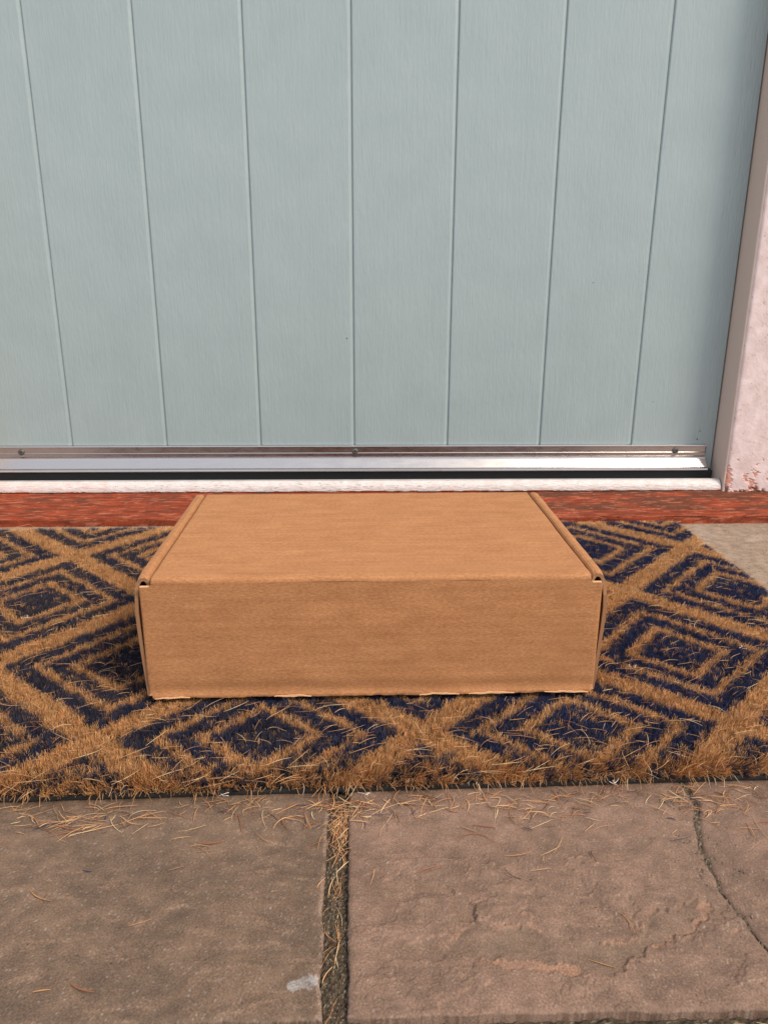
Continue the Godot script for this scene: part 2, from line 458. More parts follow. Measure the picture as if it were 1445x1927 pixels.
# style 0: left slab, smooth and brown; 1: middle slab with flaked layers; 2: right slab; 3: pale concrete
func slab(parent: Node, label: String, left: PackedVector2Array, right: PackedVector2Array, z0: float, z1: float, nu: int, nv: int, style: int, bias: float) -> void:
	var pit := PackedVector2Array([Vector2(0.0451, 0.6934), Vector2(0.0603, 0.6783), Vector2(0.0685, 0.6835), Vector2(0.079, 0.6827), Vector2(0.091, 0.6866), Vector2(0.1067, 0.6898), Vector2(0.1234, 0.6932), Vector2(0.1289, 0.69), Vector2(0.1405, 0.6743), Vector2(0.1508, 0.6746), Vector2(0.1639, 0.6672), Vector2(0.1614, 0.6765), Vector2(0.1535, 0.6844), Vector2(0.1424, 0.6896), Vector2(0.1312, 0.6931), Vector2(0.1295, 0.6972), Vector2(0.1218, 0.6988), Vector2(0.1176, 0.7051), Vector2(0.1103, 0.707), Vector2(0.1002, 0.7068), Vector2(0.0996, 0.7023), Vector2(0.0878, 0.7002), Vector2(0.076, 0.6982), Vector2(0.0674, 0.698), Vector2(0.0553, 0.6965)])
	var ledge := PackedVector2Array([Vector2(0.1635, 0.6715), Vector2(0.1682, 0.6699), Vector2(0.166, 0.6766), Vector2(0.1587, 0.6829), Vector2(0.1478, 0.6889), Vector2(0.1342, 0.6947), Vector2(0.131, 0.6939), Vector2(0.14, 0.69), Vector2(0.155, 0.684), Vector2(0.162, 0.677)])
	var flake := PackedVector2Array([Vector2(0.0222, 0.6914), Vector2(0.0311, 0.6893), Vector2(0.0397, 0.691), Vector2(0.0451, 0.6934), Vector2(0.0428, 0.6984), Vector2(0.0343, 0.6968), Vector2(0.0208, 0.6979)])
	var lip := PackedVector2Array([Vector2(0.0553, 0.6975), Vector2(0.0674, 0.6985), Vector2(0.076, 0.6987), Vector2(0.0878, 0.7007), Vector2(0.0996, 0.7028), Vector2(0.1, 0.7075), Vector2(0.088, 0.706), Vector2(0.07, 0.7025)])
	var chip := PackedVector2Array([Vector2(0.034, 0.6507), Vector2(0.0343, 0.6581), Vector2(0.041, 0.66), Vector2(0.0445, 0.6592), Vector2(0.049, 0.6635), Vector2(0.0535, 0.6785), Vector2(0.06, 0.6785), Vector2(0.0603, 0.6683), Vector2(0.054, 0.6623), Vector2(0.0445, 0.655)])
	var paint := PackedVector2Array([Vector2(-0.0196, 0.7085), Vector2(-0.0171, 0.7074), Vector2(-0.0141, 0.7057), Vector2(-0.0075, 0.7041), Vector2(-0.0062, 0.7077), Vector2(-0.0071, 0.7106), Vector2(-0.0138, 0.7104), Vector2(-0.0177, 0.7126)])
	var scoop := PackedVector2Array([Vector2(-0.0062, 0.6770), Vector2(-0.012, 0.695), Vector2(-0.024, 0.709), Vector2(-0.05, 0.718)])
	var P := PackedVector3Array()
	var C := PackedColorArray()
	P.resize(nu * nv)
	C.resize(nu * nv)
	for j in nv:
		var tz := clampf((j - 1.0) / (nv - 3.0), 0.0, 1.0)
		var z_row := lerpf(z0, z1, tz)
		for i in nu:
			var ti := clampf((i - 1.0) / (nu - 3.0), 0.0, 1.0)
			# more points near the visible end of the two long slabs
			if style == 0: ti = 1.0 - pow(1.0 - ti, 1.25)
			elif style == 2 and bias < 1.0 and bias > 0.0: ti = pow(ti, 1.5)
			var z := z_row
			var xl := along(left, z)
			var xr := along(right, z)
			var x := lerpf(xl, xr, ti)
			var rag := n2(noise_b, x * 90.0 + bias * 31.0, z * 90.0)
			if style != 3:
				if tz > 0.5: z += (0.0011 * n2(noise_a, x * 45.0, bias * 9.0) + 0.0002 * n2(noise_a, x * 200.0, 3.0)) * smoothstep(0.5, 1.0, tz)
				x += (0.0006 * n2(noise_a, z * 120.0, 5.0 + bias) + 0.0004 * n2(noise_a, z * 420.0, 8.0 + bias)) * (1.0 - 2.0 * ti) * absf(1.0 - 2.0 * ti)
			var edge := minf(minf(x - xl, xr - x), minf(z_row - z0, z1 - z_row))
			edge = maxf(edge, 0.0)
			var p := Vector2(x, z)
			var big := n2(noise_a, x * 11.0 + bias * 5.0, z * 17.0)
			var mid := n2(noise_b, x * 60.0 + bias * 3.0, z * 90.0)
			var fine := n2(noise_c, x * 520.0, z * 520.0)
			var streak := n2(noise_b, x * 22.0 + bias * 7.0, z * 95.0 + big * 3.0)
			var y := 0.0
			var c: Color
			if style == 3:
				y = 0.0003 * mid + 0.0002 * fine
				c = Color(0.46, 0.335, 0.25).lerp(Color(0.36, 0.262, 0.19), clampf(0.5 + mid * 0.7 + streak * 0.5, 0.0, 1.0))
				c = c.lerp(Color(0.53, 0.41, 0.33), clampf(big * 1.2, 0.0, 0.6))
				if n2(noise_c, x * 260.0, z * 260.0) > 0.5: c = Color(0.14, 0.12, 0.10)
			else:
				y = 0.0008 * big + 0.00026 * mid + 0.00005 * fine + 0.0002 * streak
				var lo := Color(0.158, 0.105, 0.072)
				var hi := Color(0.245, 0.160, 0.108)
				if style == 1:
					lo = Color(0.222, 0.139, 0.099)
					hi = Color(0.330, 0.206, 0.150)
				elif style == 2:
					lo = Color(0.20, 0.125, 0.09)
					hi = Color(0.30, 0.185, 0.135)
				c = lo.lerp(hi, clampf(0.5 + streak * 0.6 + mid * 0.45 + big * 0.55 + fine * 0.45, 0.0, 1.0))
				# pale sand showing through in short streaks
				var worn := n2(noise_a, x * 34.0 + 40.0, z * 150.0 + 11.0)
				if worn > 0.3: c = c.lerp(Color(0.38, 0.24, 0.165), clampf((worn - 0.3) * 5.0, 0.0, 0.6) * clampf(0.6 + fine * 1.5, 0.1, 1.0))
				# lichen-grey grains
				if n2(noise_c, x * 800.0 + 3.0, z * 800.0) > 0.56: c = c.lerp(Color(0.42, 0.37, 0.32), 0.6)
				if n2(noise_b, x * 330.0 + 9.0, z * 330.0) < -0.66: c = Color(0.05, 0.036, 0.028)
			if style == 1 and z > 0.64:
				var w := p + Vector2(n2(noise_b, x * 110.0, z * 110.0), n2(noise_b, x * 110.0 + 50.0, z * 110.0)) * 0.0026
				var fresh := Color(0.43, 0.245, 0.16)
				# how cleanly the layer has come away varies along its outline
				var clean := clampf(0.62 + 1.7 * n2(noise_a, x * 26.0 + 3.0, z * 40.0), 0.12, 1.0)
				if Geometry2D.is_point_in_polygon(w, pit):
					y -= 0.0011 * clean
					c = c.lerp(Color(0.205, 0.138, 0.097).lerp(Color(0.272, 0.178, 0.124), clampf(0.5 + mid + fine * 0.5, 0.0, 1.0)), 0.35 + 0.55 * clean)
				elif Geometry2D.is_point_in_polygon(w, ledge):
					y -= 0.0007
					c = fresh.lerp(Color(0.31, 0.185, 0.128), clampf(0.45 + mid * 1.2 + fine * 0.6, 0.0, 1.0))
				elif Geometry2D.is_point_in_polygon(w, lip):
					y -= 0.0006
					c = fresh.lerp(Color(0.31, 0.185, 0.128), clampf(0.35 + mid * 1.2 + fine * 0.6, 0.0, 1.0))
				elif Geometry2D.is_point_in_polygon(w, flake) or Geometry2D.is_point_in_polygon(w, chip):
					y -= 0.0006
					c = c.lerp(Color(0.25, 0.16, 0.112), 0.5)
				else:
					var d := line_distance(w, pit, true)
					if d < 0.003 and mid + fine * 0.8 > -0.02 + d * 70.0: c = c.lerp(fresh, 0.7 * clean)
					# thin layers standing a hair proud of each other
					var plate := n2(noise_a, x * 19.0 + 61.0, z * 27.0)
					if plate > 0.12: y += 0.0006
					if plate > 0.30: y += 0.0005
					if absf(plate - 0.12) < 0.012 and mid > -0.1: c = c.lerp(fresh, 0.45)
			if style == 0:
				var d := 1.0 if x < -0.06 else line_distance(p + Vector2(mid, fine) * 0.001, scoop)
				if d < 0.004: y -= 0.0006 * (1.0 - d / 0.004)
				if x > -0.03 and z > 0.69 and Geometry2D.is_point_in_polygon(p + Vector2(n2(noise_b, x * 300.0, z * 300.0), n2(noise_b, x * 300.0, z * 300.0 + 60.0)) * 0.002, paint):
					c = c.lerp(Color(0.46, 0.465, 0.475).lerp(Color(0.60, 0.60, 0.61), clampf(0.5 + fine, 0.0, 1.0)), clampf(0.62 + streak * 0.7, 0.3, 0.85))
			# worn arris: the rim is rounded and chipped, and shows clean stone in places
			var chipped := maxf(0.0, rag) * 0.004
			if style != 3:
				y -= 0.0013 * exp(-edge / (0.0008 + chipped * 0.15))
				if edge < (0.0016 if style == 0 and xr - x < 0.003 else 0.0003) + chipped * 0.3 and fine + mid > -0.15: c = c.lerp(Color(0.42, 0.29, 0.225), 0.5)
			if i == 0 or j == 0 or i == nu - 1 or j == nv - 1:
				y = -0.026
			P[j * nu + i] = Vector3(x, y, z)
			C[j * nu + i] = c
	var o := put("paving_slab", sheet(nu, nv, P, C, PackedVector2Array()), M.stone, parent)
	if label: o.set_meta("label", label)

# ------------------------------------------------------------------ piers, wall, sill
func house() -> void:
	# right pier: its painted front with flaking at the foot
	pier(0.4585, 0.80, "pinkish white painted masonry pier right of the door, flaking at its foot", 1.0)
	pier(-0.4585, -0.80, "painted masonry pier on the left of the door", -1.0)
	var top := put("house_wall", block(Vector3(-1.6, 2.06, -0.2), Vector3(1.6, 3.6, 0.0375), 0.004), M.wall)
	tag(top, "painted house wall above the pale blue door", "wall")
	# door frame
	var fr := base("door_frame", Vector3.ZERO)
	tag(fr, "plain beige door frame whose upright stands between door and pier", "door frame")
	put("upright", block(Vector3(0.457, 0.0105, -0.05), Vector3(0.478, 2.05, 0.0365), 0.0008), M.jamb, fr)
	put("upright", block(Vector3(-0.478, 0.0105, -0.05), Vector3(-0.457, 2.05, 0.0365), 0.0008), M.jamb, fr)
	put("head", block(Vector3(-0.478, 2.0502, -0.05), Vector3(0.478, 2.0598, 0.0365), 0.0008), M.jamb, fr)
	sill()

func pier(xa: float, xb: float, label: String, side: float) -> void:
	var o := base("masonry_pier", Vector3.ZERO)
	tag(o, label, "pier")
	var lo := minf(xa, xb)
	var hi := maxf(xa, xb)
	put("core", block(Vector3(lo + 0.006, 0.0, -0.2), Vector3(hi, 2.055, 0.034), 0.002), M.wall, o)
	# the rendered face: a fine sheet low down, wrapped round the corner
	var flaking := noise_of(71, 1.0, 5)
	var lumps := noise_of(72, 1.0, 4)
	var nu := 150 if side > 0.0 else 40
	var nv := 460 if side > 0.0 else 80
	var P := PackedVector3Array()
	var C := PackedColorArray()
	for j in nv:
		var ty := j / (nv - 1.0)
		var y := 0.0085 + 0.7 * ty * (0.35 + 0.65 * ty)
		if j == nv - 1: y = 2.055
		for i in nu:
			var s := -0.022 + 0.20 * i / (nu - 1.0)          # distance along the face from the corner; negative is round the side
			var x := xa
			var z := 0.0387
			var r := 0.0035
			if s < 0.0:
				z = 0.0387 - r + s
			elif s < r * 1.57:
				var a := s / r
				x = xa + side * (r - r * cos(a))
				z = 0.0387 - r + r * sin(a)
			else:
				x = xa + side * (r + s - r * 1.57)
			if i == nu - 1: x = xb
			var f := n2(flaking, s * 60.0 + side * 9.0, y * 60.0)
			var g := n2(lumps, s * 210.0, y * 210.0)
			var m := n2(lumps, s * 55.0 + 20.0, y * 40.0)
			var out := 0.00012 * g + 0.0003 * m
			var c := Color(0.77, 0.65, 0.65).lerp(Color(0.69, 0.56, 0.55), clampf(0.5 + m * 0.9, 0.0, 1.0))
			# salmon undercoat where the white coat has flaked, then bare dark masonry and moss at the very foot
			var foot := (y - 0.0085)
			var lost := f + 0.5 * g - foot * 14.0 + 0.22
			if s < 0.007 and s > -0.003: lost += 0.62 - foot * 6.0
			if s > 0.026 and s < 0.046 and foot < 0.030: lost += 0.36 - absf(s - 0.036) * 20.0
			if foot < 0.006: lost += 0.15
			if lost > 0.25:
				c = Color(0.56, 0.235, 0.17).lerp(Color(0.66, 0.36, 0.29), clampf(0.5 + g * 1.5, 0.0, 1.0))
				out -= 0.0007
			if lost > 0.50 and foot < 0.012:
				c = Color(0.20, 0.07, 0.045)
				out -= 0.0008
			if foot < 0.007 and f + g * 0.8 > 0.10 and s > 0.02:
				c = Color(0.075, 0.07, 0.03).lerp(Color(0.13, 0.095, 0.055), clampf(0.5 + g * 2.0, 0.0, 1.0))
			# hairline scratches and dirt specks
			var hair := absf(n2(flaking, s * 130.0 + 70.0, y * 65.0))
			if hair < 0.010 and m > 0.08: c = c.lerp(Color(0.40, 0.30, 0.27), 0.6)
			if n2(lumps, s * 420.0 + 3.0, y * 420.0) > 0.58: c = c.lerp(Color(0.25, 0.17, 0.14), 0.7)
			if s <= 0.0: P.append(Vector3(x + side * -out, y, z))
			else: P.append(Vector3(x, y, z + out))
			C.append(c)
	put("rendered_face", sheet(nu, nv, P, C, PackedVector2Array(), side > 0.0), M.render, o)

func sill() -> void:
	# a worn red timber sill: the top falls to the front, the front edge is cracked
	var grain := noise_of(81, 1.0, 5)
	var wear := noise_of(82, 1.0, 4)
	var nu := 620
	var nv := 84
	var P := PackedVector3Array()
	var C := PackedColorArray()
	for j in nv:
		for i in nu:
			var x := lerpf(-0.7, 0.82, i / (nu - 1.0))
			var t := j / (nv - 1.0)
			var z: float
			var y: float
			var streak := n2(grain, x * 15.0, t * 24.0)
			var fine := n2(grain, x * 60.0 + 5.0, t * 150.0)
			var lump := n2(wear, x * 26.0, t * 8.0)
			var front := 0.1216 + 0.0009 * n2(wear, x * 30.0, 2.0) + 0.0004 * n2(wear, x * 160.0, 6.0)
			if t < 0.8:
				z = lerpf(-0.03, front - 0.003, t / 0.8)
				y = lerpf(0.0158, 0.0098, clampf(z / 0.118, 0.0, 1.0))
			elif t < 0.9:
				var a := (t - 0.8) / 0.1 * PI / 2.0
				z = front - 0.003 + 0.003 * sin(a)
				y = 0.0098 - 0.003 + 0.003 * cos(a)
			else:
				z = front
				y = lerpf(0.0068, -0.012, (t - 0.9) / 0.1)
			y += 0.0004 * streak + 0.0003 * fine + 0.0005 * lump
			var c := Color(0.45, 0.085, 0.035).lerp(Color(0.23, 0.052, 0.026), clampf(0.5 + streak * 1.5 + lump * 0.5, 0.0, 1.0))
			# brown where the red has been trodden off, mostly beside the right pier
			var trod := n2(wear, x * 8.0 + 50.0, t * 5.0) + 0.4 * fine + (0.30 if x > 0.17 else -0.12)
			if trod > 0.1 and t < 0.70: c = c.lerp(Color(0.135, 0.052, 0.031).lerp(Color(0.20, 0.075, 0.043), clampf(0.5 + fine * 1.5, 0.0, 1.0)), clampf((trod - 0.1) * 4.0, 0.0, 0.85))
			var bare := n2(grain, x * 30.0 + 30.0, t * 52.0)
			if bare > 0.22: c = c.lerp(Color(0.58, 0.20, 0.118), clampf((bare - 0.22) * 5.0, 0.0, 0.8))
			if n2(wear, x * 60.0 + 11.0, t * 90.0) > 0.40: c = c.lerp(Color(0.12, 0.055, 0.035), 0.6)
			if n2(wear, x * 330.0 + 3.0, t * 110.0) > 0.66: c = c.lerp(Color(0.6, 0.5, 0.42), 0.5)
			# the long crack behind the front edge
			var crack := absf(t - 0.865 - 0.02 * n2(wear, x * 14.0, 20.0) - 0.008 * n2(wear, x * 90.0, 21.0))
			if crack < 0.009 and n2(wear, x * 11.0, 33.0) + (0.3 if x > 0.36 else -0.25) > 0.0:
				y -= 0.0024
				z -= 0.0016
			P.append(Vector3(x, y, z))
			C.append(c)
	var o := put("door_sill", sheet(nu, nv, P, C, PackedVector2Array()), M.sill)
	tag(o, "worn red painted sill running under the door and pier", "sill")

# ------------------------------------------------------------------ door
func door() -> void:
	var d := base("front_door", Vector3.ZERO)
	tag(d, "pale blue green door of vertical grooved boards with aluminium weather bar", "door")
	put("leaf", block(Vector3(-DOOR_HALF, 0.034, -0.044), Vector3(DOOR_HALF, 2.047, -0.0036), 0.001, 2.0), M.door, d)
	# boards with rounded arrises, a shallow channel between each pair
	for k in range(-4, 4):
		# each channel: a long slope on its left, a short steep one on its right
		var x0 := k * BOARD + 0.0007
		var x1 := (k + 1) * BOARD + 0.0005
		var ring := PackedVector2Array()
		if k == -4: ring.append_array(PackedVector2Array([Vector2(-DOOR_HALF, -0.0037), Vector2(-DOOR_HALF, -0.0008), Vector2(-DOOR_HALF + 0.0008, 0.0)]))
		else: ring.append_array(PackedVector2Array([Vector2(x0, -0.0037), Vector2(x0, -0.0016), Vector2(x0 + 0.0002, -0.0013), Vector2(x0 + 0.0010, -0.0003), Vector2(x0 + 0.0014, -0.0001), Vector2(x0 + 0.0020, 0.0)]))
		if k == 3: ring.append_array(PackedVector2Array([Vector2(DOOR_HALF - 0.0008, 0.0), Vector2(DOOR_HALF, -0.0008), Vector2(DOOR_HALF, -0.0037)]))
		else: ring.append_array(PackedVector2Array([Vector2(x1 - 0.0042, 0.0), Vector2(x1 - 0.0037, -0.0001), Vector2(x1 - 0.0033, -0.0003), Vector2(x1 - 0.0004, -0.0018), Vector2(x1, -0.0019), Vector2(x1, -0.0037)]))
		var lo := PackedVector3Array()
		var hi := PackedVector3Array()
		for p in ring:
			lo.append(Vector3(p.x, 0.034, p.y))
			hi.append(Vector3(p.x, 2.047, p.y))
		put("board", loft([lo, hi], 2.1, Vector2(0.37 * k, 0.61 * k * k)), M.door, d)
	# little chips in the paint
	for c in [[-0.0075, 0.197, 0.0011], [-0.395, 0.425, 0.0016], [0.285, 0.262, 0.0009], [0.4335, 0.0725, 0.0018], [0.436, 0.083, 0.0011], [0.372, 0.12, 0.0008], [0.02, 0.083, 0.0006], [-0.13, 0.15, 0.0006], [0.16, 0.31, 0.0006]]:
		var st := SurfaceTool.new()
		st.begin(Mesh.PRIMITIVE_TRIANGLES)
		st.set_smooth_group(-1)
		var pts := []
		for s in 7: pts.append(Vector3(cos(s * TAU / 7.0), sin(s * TAU / 7.0) * 0.8, 0.0) * (c[2] * rng.randf_range(0.4, 1.0)))
		for s in 7:
			st.add_vertex(Vector3(0, 0, 0.00012)); st.add_vertex(pts[(s + 1) % 7]); st.add_vertex(pts[s])
		st.generate_normals()
		put("paint_chip", st.commit(), M.chip, d, Vector3(c[0], c[1], 0.00035))
	# weather bar: top lip, two flat bands with a rib between, a shoulder, a sloping apron and a nose
	var prof := PackedVector2Array()
	for v in [[0.0, 66.5], [3.4, 66.5], [4.3, 66.1], [4.6, 65.2], [4.6, 63.6], [3.6, 63.2], [3.6, 57.6], [4.2, 57.2], [4.5, 56.7], [4.2, 56.2], [3.6, 55.8], [3.6, 52.6], [5.2, 51.6], [6.4, 50.6], [7.0, 49.2], [14.0, 40.0], [15.6, 39.2], [16.7, 38.4], [17.0, 37.2], [16.6, 36.1], [15.6, 35.6], [0.0, 35.6]]:
		prof.append(Vector2(v[0] * 0.001 + 0.0004, v[1] * 0.001))
	var wb := put("weather_bar", bar_along_x(prof, -0.4445, 0.4440), M.alu, d)
	for x in [-0.4110, 0.0012, 0.4055]:
		var pts := []
		var rings := []
		for k in [[0.0040, -0.0012], [0.0040, 0.0001], [0.0034, 0.0009], [0.0021, 0.0014], [0.0011, 0.0013], [0.0008, 0.0004], [0.0002, 0.0004]]:
			var rg := PackedVector3Array()
			for s in 14: rg.append(Vector3(cos(-s * TAU / 14.0) * k[0], sin(-s * TAU / 14.0) * k[0], k[1]))
			rings.append(rg)
		var sc := put("screw", loft(rings, 0.0, Vector2.ZERO, false), M.steel, wb, Vector3(x, 0.0588, 0.0046))
	put("bottom_seal", block(Vector3(-0.4548, 0.022, 0.001), Vector3(0.4548, 0.0352, 0.0095), 0.002), M.rubber, d)

func threshold() -> void:
	# low aluminium threshold with old pinkish-white paint flaking off it
	var flaking := noise_of(91, 1.0, 5)
	var rows := []
	for v in [[0.002, 0.0215], [0.018, 0.0238], [0.0216, 0.0238], [0.0222, 0.0275], [0.0262, 0.0282], [0.0272, 0.0280], [0.0278, 0.0268], [0.0290, 0.0262], [0.0302, 0.0256], [0.0315, 0.0243], [0.0328, 0.0225], [0.0338, 0.0202], [0.0343, 0.0180], [0.0345, 0.0158], [0.0343, 0.0150], [0.0330, 0.0147], [0.0, 0.0147]]:
		rows.append(Vector2(v[0], v[1]))
	var fine := []
	for i in rows.size() - 1:
		for s in 3: fine.append(rows[i].lerp(rows[i + 1], s / 3.0))
	fine.append(rows[-1])
	var nu := 900
	var nv := fine.size()
	var P := PackedVector3Array()
	var C := PackedColorArray()
	for j in nv:
		for i in nu:
			var x := lerpf(-0.4565, 0.4555, i / (nu - 1.0))
			var q: Vector2 = fine[j]
			var f := n2(flaking, x * 55.0, j * 0.55)
			var g := n2(flaking, x * 320.0 + 9.0, j * 2.0)
			var c := Color(0.44, 0.43, 0.43)
			var push := 0.0
			if q.y < 0.0272 and q.x > 0.0255:
				var amount := f * 1.3 + g * 0.15 + (0.30 if x < -0.30 else 0.10 if x > 0.12 else -0.05)
				c = Color(0.68, 0.665, 0.66)
				if amount > 0.05:
					c = Color(0.67, 0.58, 0.565).lerp(Color(0.72, 0.67, 0.66), clampf(0.5 + g, 0.0, 1.0))
					push = 0.0003
				if amount < -0.62: c = Color(0.36, 0.34, 0.33)
				if amount > 0.55: c = c.lerp(Color(0.66, 0.40, 0.33), 0.6)
				if q.y < 0.0165 and n2(flaking, x * 40.0 + 60.0, 1.0) + g * 0.4 > 0.06: c = Color(0.42, 0.13, 0.07)
			P.append(Vector3(x, q.y + push * 0.4, q.x + push))
			C.append(c)
	var o := put("door_threshold", sheet(nu, nv, P, C, PackedVector2Array()), M.flaked)
	tag(o, "low aluminium threshold with flaking white paint beneath the door", "threshold")

# ------------------------------------------------------------------ doormat
func lattice(x: float, z: float) -> float:
	# 0 on the wide coir bands, 1 at the middle of a diamond; z is measured at x = 0
	var zs := [0.62, 0.5427, 0.4506, 0.3358, 0.227, 0.115]
	var vs := [-0.80, 0.0, 1.0, 2.0, 3.0, 4.03]
	var v := 0.0
	for i in 5:
		if z <= zs[i] and (z > zs[i + 1] or i == 4):
			v = lerpf(vs[i], vs[i + 1], (zs[i] - z) / (zs[i] - zs[i + 1]))
	if z > zs[0]: v = -0.8
	var u := (x - 0.0464 + 0.0043 * v) / (0.0976 * (1.0 + 0.015 * v))
	# diamonds are centred where u + v is odd
	var a := fposmod(u + v, 2.0) - 1.0
	var b := fposmod(u - v, 2.0) - 1.0
	# a and b run -1..1 across a diamond in the slanted directions
	return 1.0 - maxf(absf(a), absf(b))

func is_navy(t: float) -> bool:
	return (t > 0.135 and t < 0.325) or (t > 0.41 and t < 0.595) or t > 0.69

func tuft(seed_: int, fibres: int, spread: float, height: float) -> ArrayMesh:
	var r := RandomNumberGenerator.new()
	r.seed = seed_
	var st := SurfaceTool.new()
	st.begin(Mesh.PRIMITIVE_TRIANGLES)
	st.set_smooth_group(0)
	for f in fibres:
		var a := r.randf() * TAU
		var root := Vector3(cos(a), 0, sin(a)) * spread * sqrt(r.randf())
		var lean := Vector3(r.randf_range(-1, 1), 0, r.randf_range(-1, 1)) * 0.3
		var bend := Vector3(r.randf_range(-1, 1), 0, r.randf_range(-1, 1)) * 0.22
		var h := height * r.randf_range(0.72, 1.12)
		var w := r.randf_range(0.00014, 0.00023)
		var turn := r.randf() * TAU
		var tone := r.randf_range(0.42, 1.4)
		var own := Color(tone, tone * r.randf_range(0.92, 1.06), tone * r.randf_range(0.85, 1.15))
		var rings := []
		for s in 3:
			var t := s / 2.0
			var c := root + (lean * t + bend * t * t) * h + Vector3(0, h * t, 0)
			var ring := []
			for e in 3:
				var q := turn + e * TAU / 3.0
				ring.append(c + Vector3(cos(q), 0, sin(q)) * (w * (1.0 - 0.55 * t)))
			rings.append(ring)
		for s in 2:
			for e in 3:
				var g := (e + 1) % 3
				var p := [rings[s][e], rings[s + 1][e], rings[s + 1][g], rings[s][e], rings[s + 1][g], rings[s][g]]
				for v in p:
					st.set_color(own)
					st.add_vertex(v)
	st.index()
	st.generate_normals()
	return st.commit()

func doormat() -> void:
	var o := base("coir_doormat", Vector3(-0.010, 0.0, 0.3655), MAT_TURN)
	tag(o, "navy and natural coir doormat with concentric diamond pattern", "doormat")
	var w := 0.376
	var dpt := 0.2235
	put("backing", block(Vector3(-w, 0.0004, -dpt), Vector3(w, 0.0036, dpt + 0.0016), 0.001), plain(0.012, 0.010, 0.009, 0.9), o)
	var wob := noise_of(101, 1.0, 3)
	var comb := noise_of(102, 1.0, 2)
	var dust := noise_of(103, 1.0, 4)
	var variants := [tuft(1, 8, 0.0012, 0.0052), tuft(2, 8, 0.0012, 0.0050), tuft(3, 9, 0.0013, 0.0054)]
	var per := 44000
	for k in 3:
		var buf := PackedFloat32Array()
		buf.resize(per * 16)
		var at := 0
		for i in per:
			var lx := rng.randf_range(-w, w)
			var lz := rng.randf_range(-dpt, dpt)
			# leave a narrow uneven rim
			var gx := -0.010 + lx * cos(MAT_TURN) + lz * sin(MAT_TURN)
			var gz := 0.3655 - lx * sin(MAT_TURN) + lz * cos(MAT_TURN)
			var px := gx + 0.0022 * n2(wob, gx * 90.0, gz * 90.0)
			var pz := gz + MAT_TURN * gx + 0.0022 * n2(wob, gx * 90.0 + 40.0, gz * 90.0)
			var navy := is_navy(lattice(px, pz) + rng.randfn(0.0, 0.015))
			# the printed dye has worn off near the trodden front edge and is dusty on the left
			var dusty := n2(dust, gx * 16.0, gz * 16.0)
			var front := smoothstep(0.185, dpt, lz)
			if navy and rng.randf() < 0.035 + 0.5 * front + 0.08 * maxf(0.0, dusty): navy = false
			var shade := rng.randf_range(0.75, 1.35)
			var c: Color
			if navy:
				var old := clampf(0.42 - gx * 1.6 + dusty * 0.5, 0.0, 1.0)
				c = Color(0.025, 0.037, 0.108).lerp(Color(0.064, 0.060, 0.085), old) * shade
				if rng.randf() < 0.10: c = Color(0.13, 0.085, 0.065) * shade
			else:
				c = Color(0.82, 0.46, 0.205).lerp(Color(0.60, 0.30, 0.12), rng.randf())
				if rng.randf() < 0.12: c = Color(0.74, 0.47, 0.23)
				c *= shade
			# combed direction, flopping outwards at the rim
			var ang := n2(comb, gx * 14.0, gz * 14.0) * 3.6 + 0.6
			var lean := 0.10 + 0.20 * n2(comb, gx * 22.0 + 30.0, gz * 22.0)
			var dir := Vector2(cos(ang), sin(ang)) * lean
			dir += Vector2(0.14, 0.14)
			var rim_f := smoothstep(dpt - 0.022, dpt, lz)
			var rim_b := smoothstep(-dpt + 0.012, -dpt, lz)
			var rim_r := smoothstep(w - 0.014, w, lx)
			var rim_l := smoothstep(-w + 0.014, -w, lx)
			dir += Vector2(rim_r - rim_l, rim_f * 1.05 - rim_b) * 0.75
			dir += Vector2(rng.randfn(0, 0.16), rng.randfn(0, 0.16))
			var up := Vector3(dir.x, 1.0, dir.y).normalized()
			var side := up.cross(Vector3(cos(at * 0.7), 0, sin(at * 0.7))).normalized()
			var fwd := side.cross(up)
			var s := rng.randf_range(0.85, 1.12)
			var sy := s * rng.randf_range(0.85, 1.1) * (1.0 + 0.55 * rim_f)
			# pressed flat under the box and just around it
			if absf(gx - 0.0176) < 0.1475 and gz > 0.308 and gz < 0.5065: sy *= 0.72
			var bx := side * s
			var by := up * sy
			var bz := fwd * s
			var b := at * 16
			buf[b] = bx.x; buf[b + 1] = by.x; buf[b + 2] = bz.x; buf[b + 3] = lx
			buf[b + 4] = bx.y; buf[b + 5] = by.y; buf[b + 6] = bz.y; buf[b + 7] = 0.0030
			buf[b + 8] = bx.z; buf[b + 9] = by.z; buf[b + 10] = bz.z; buf[b + 11] = lz
			buf[b + 12] = c.r; buf[b + 13] = c.g; buf[b + 14] = c.b; buf[b + 15] = 1.0
			at += 1
		var mm := MultiMesh.new()
		mm.transform_format = MultiMesh.TRANSFORM_3D
		mm.use_colors = true
		mm.mesh = variants[k]
		mm.instance_count = per
		mm.buffer = buf
		var mi := MultiMeshInstance3D.new()
		mi.name = "coir_pile"
		mi.multimesh = mm
		mi.material_override = M.fibre
		mi.set_meta("kind", "stuff")
		o.add_child(mi, true)
	fringe(o, w, dpt)

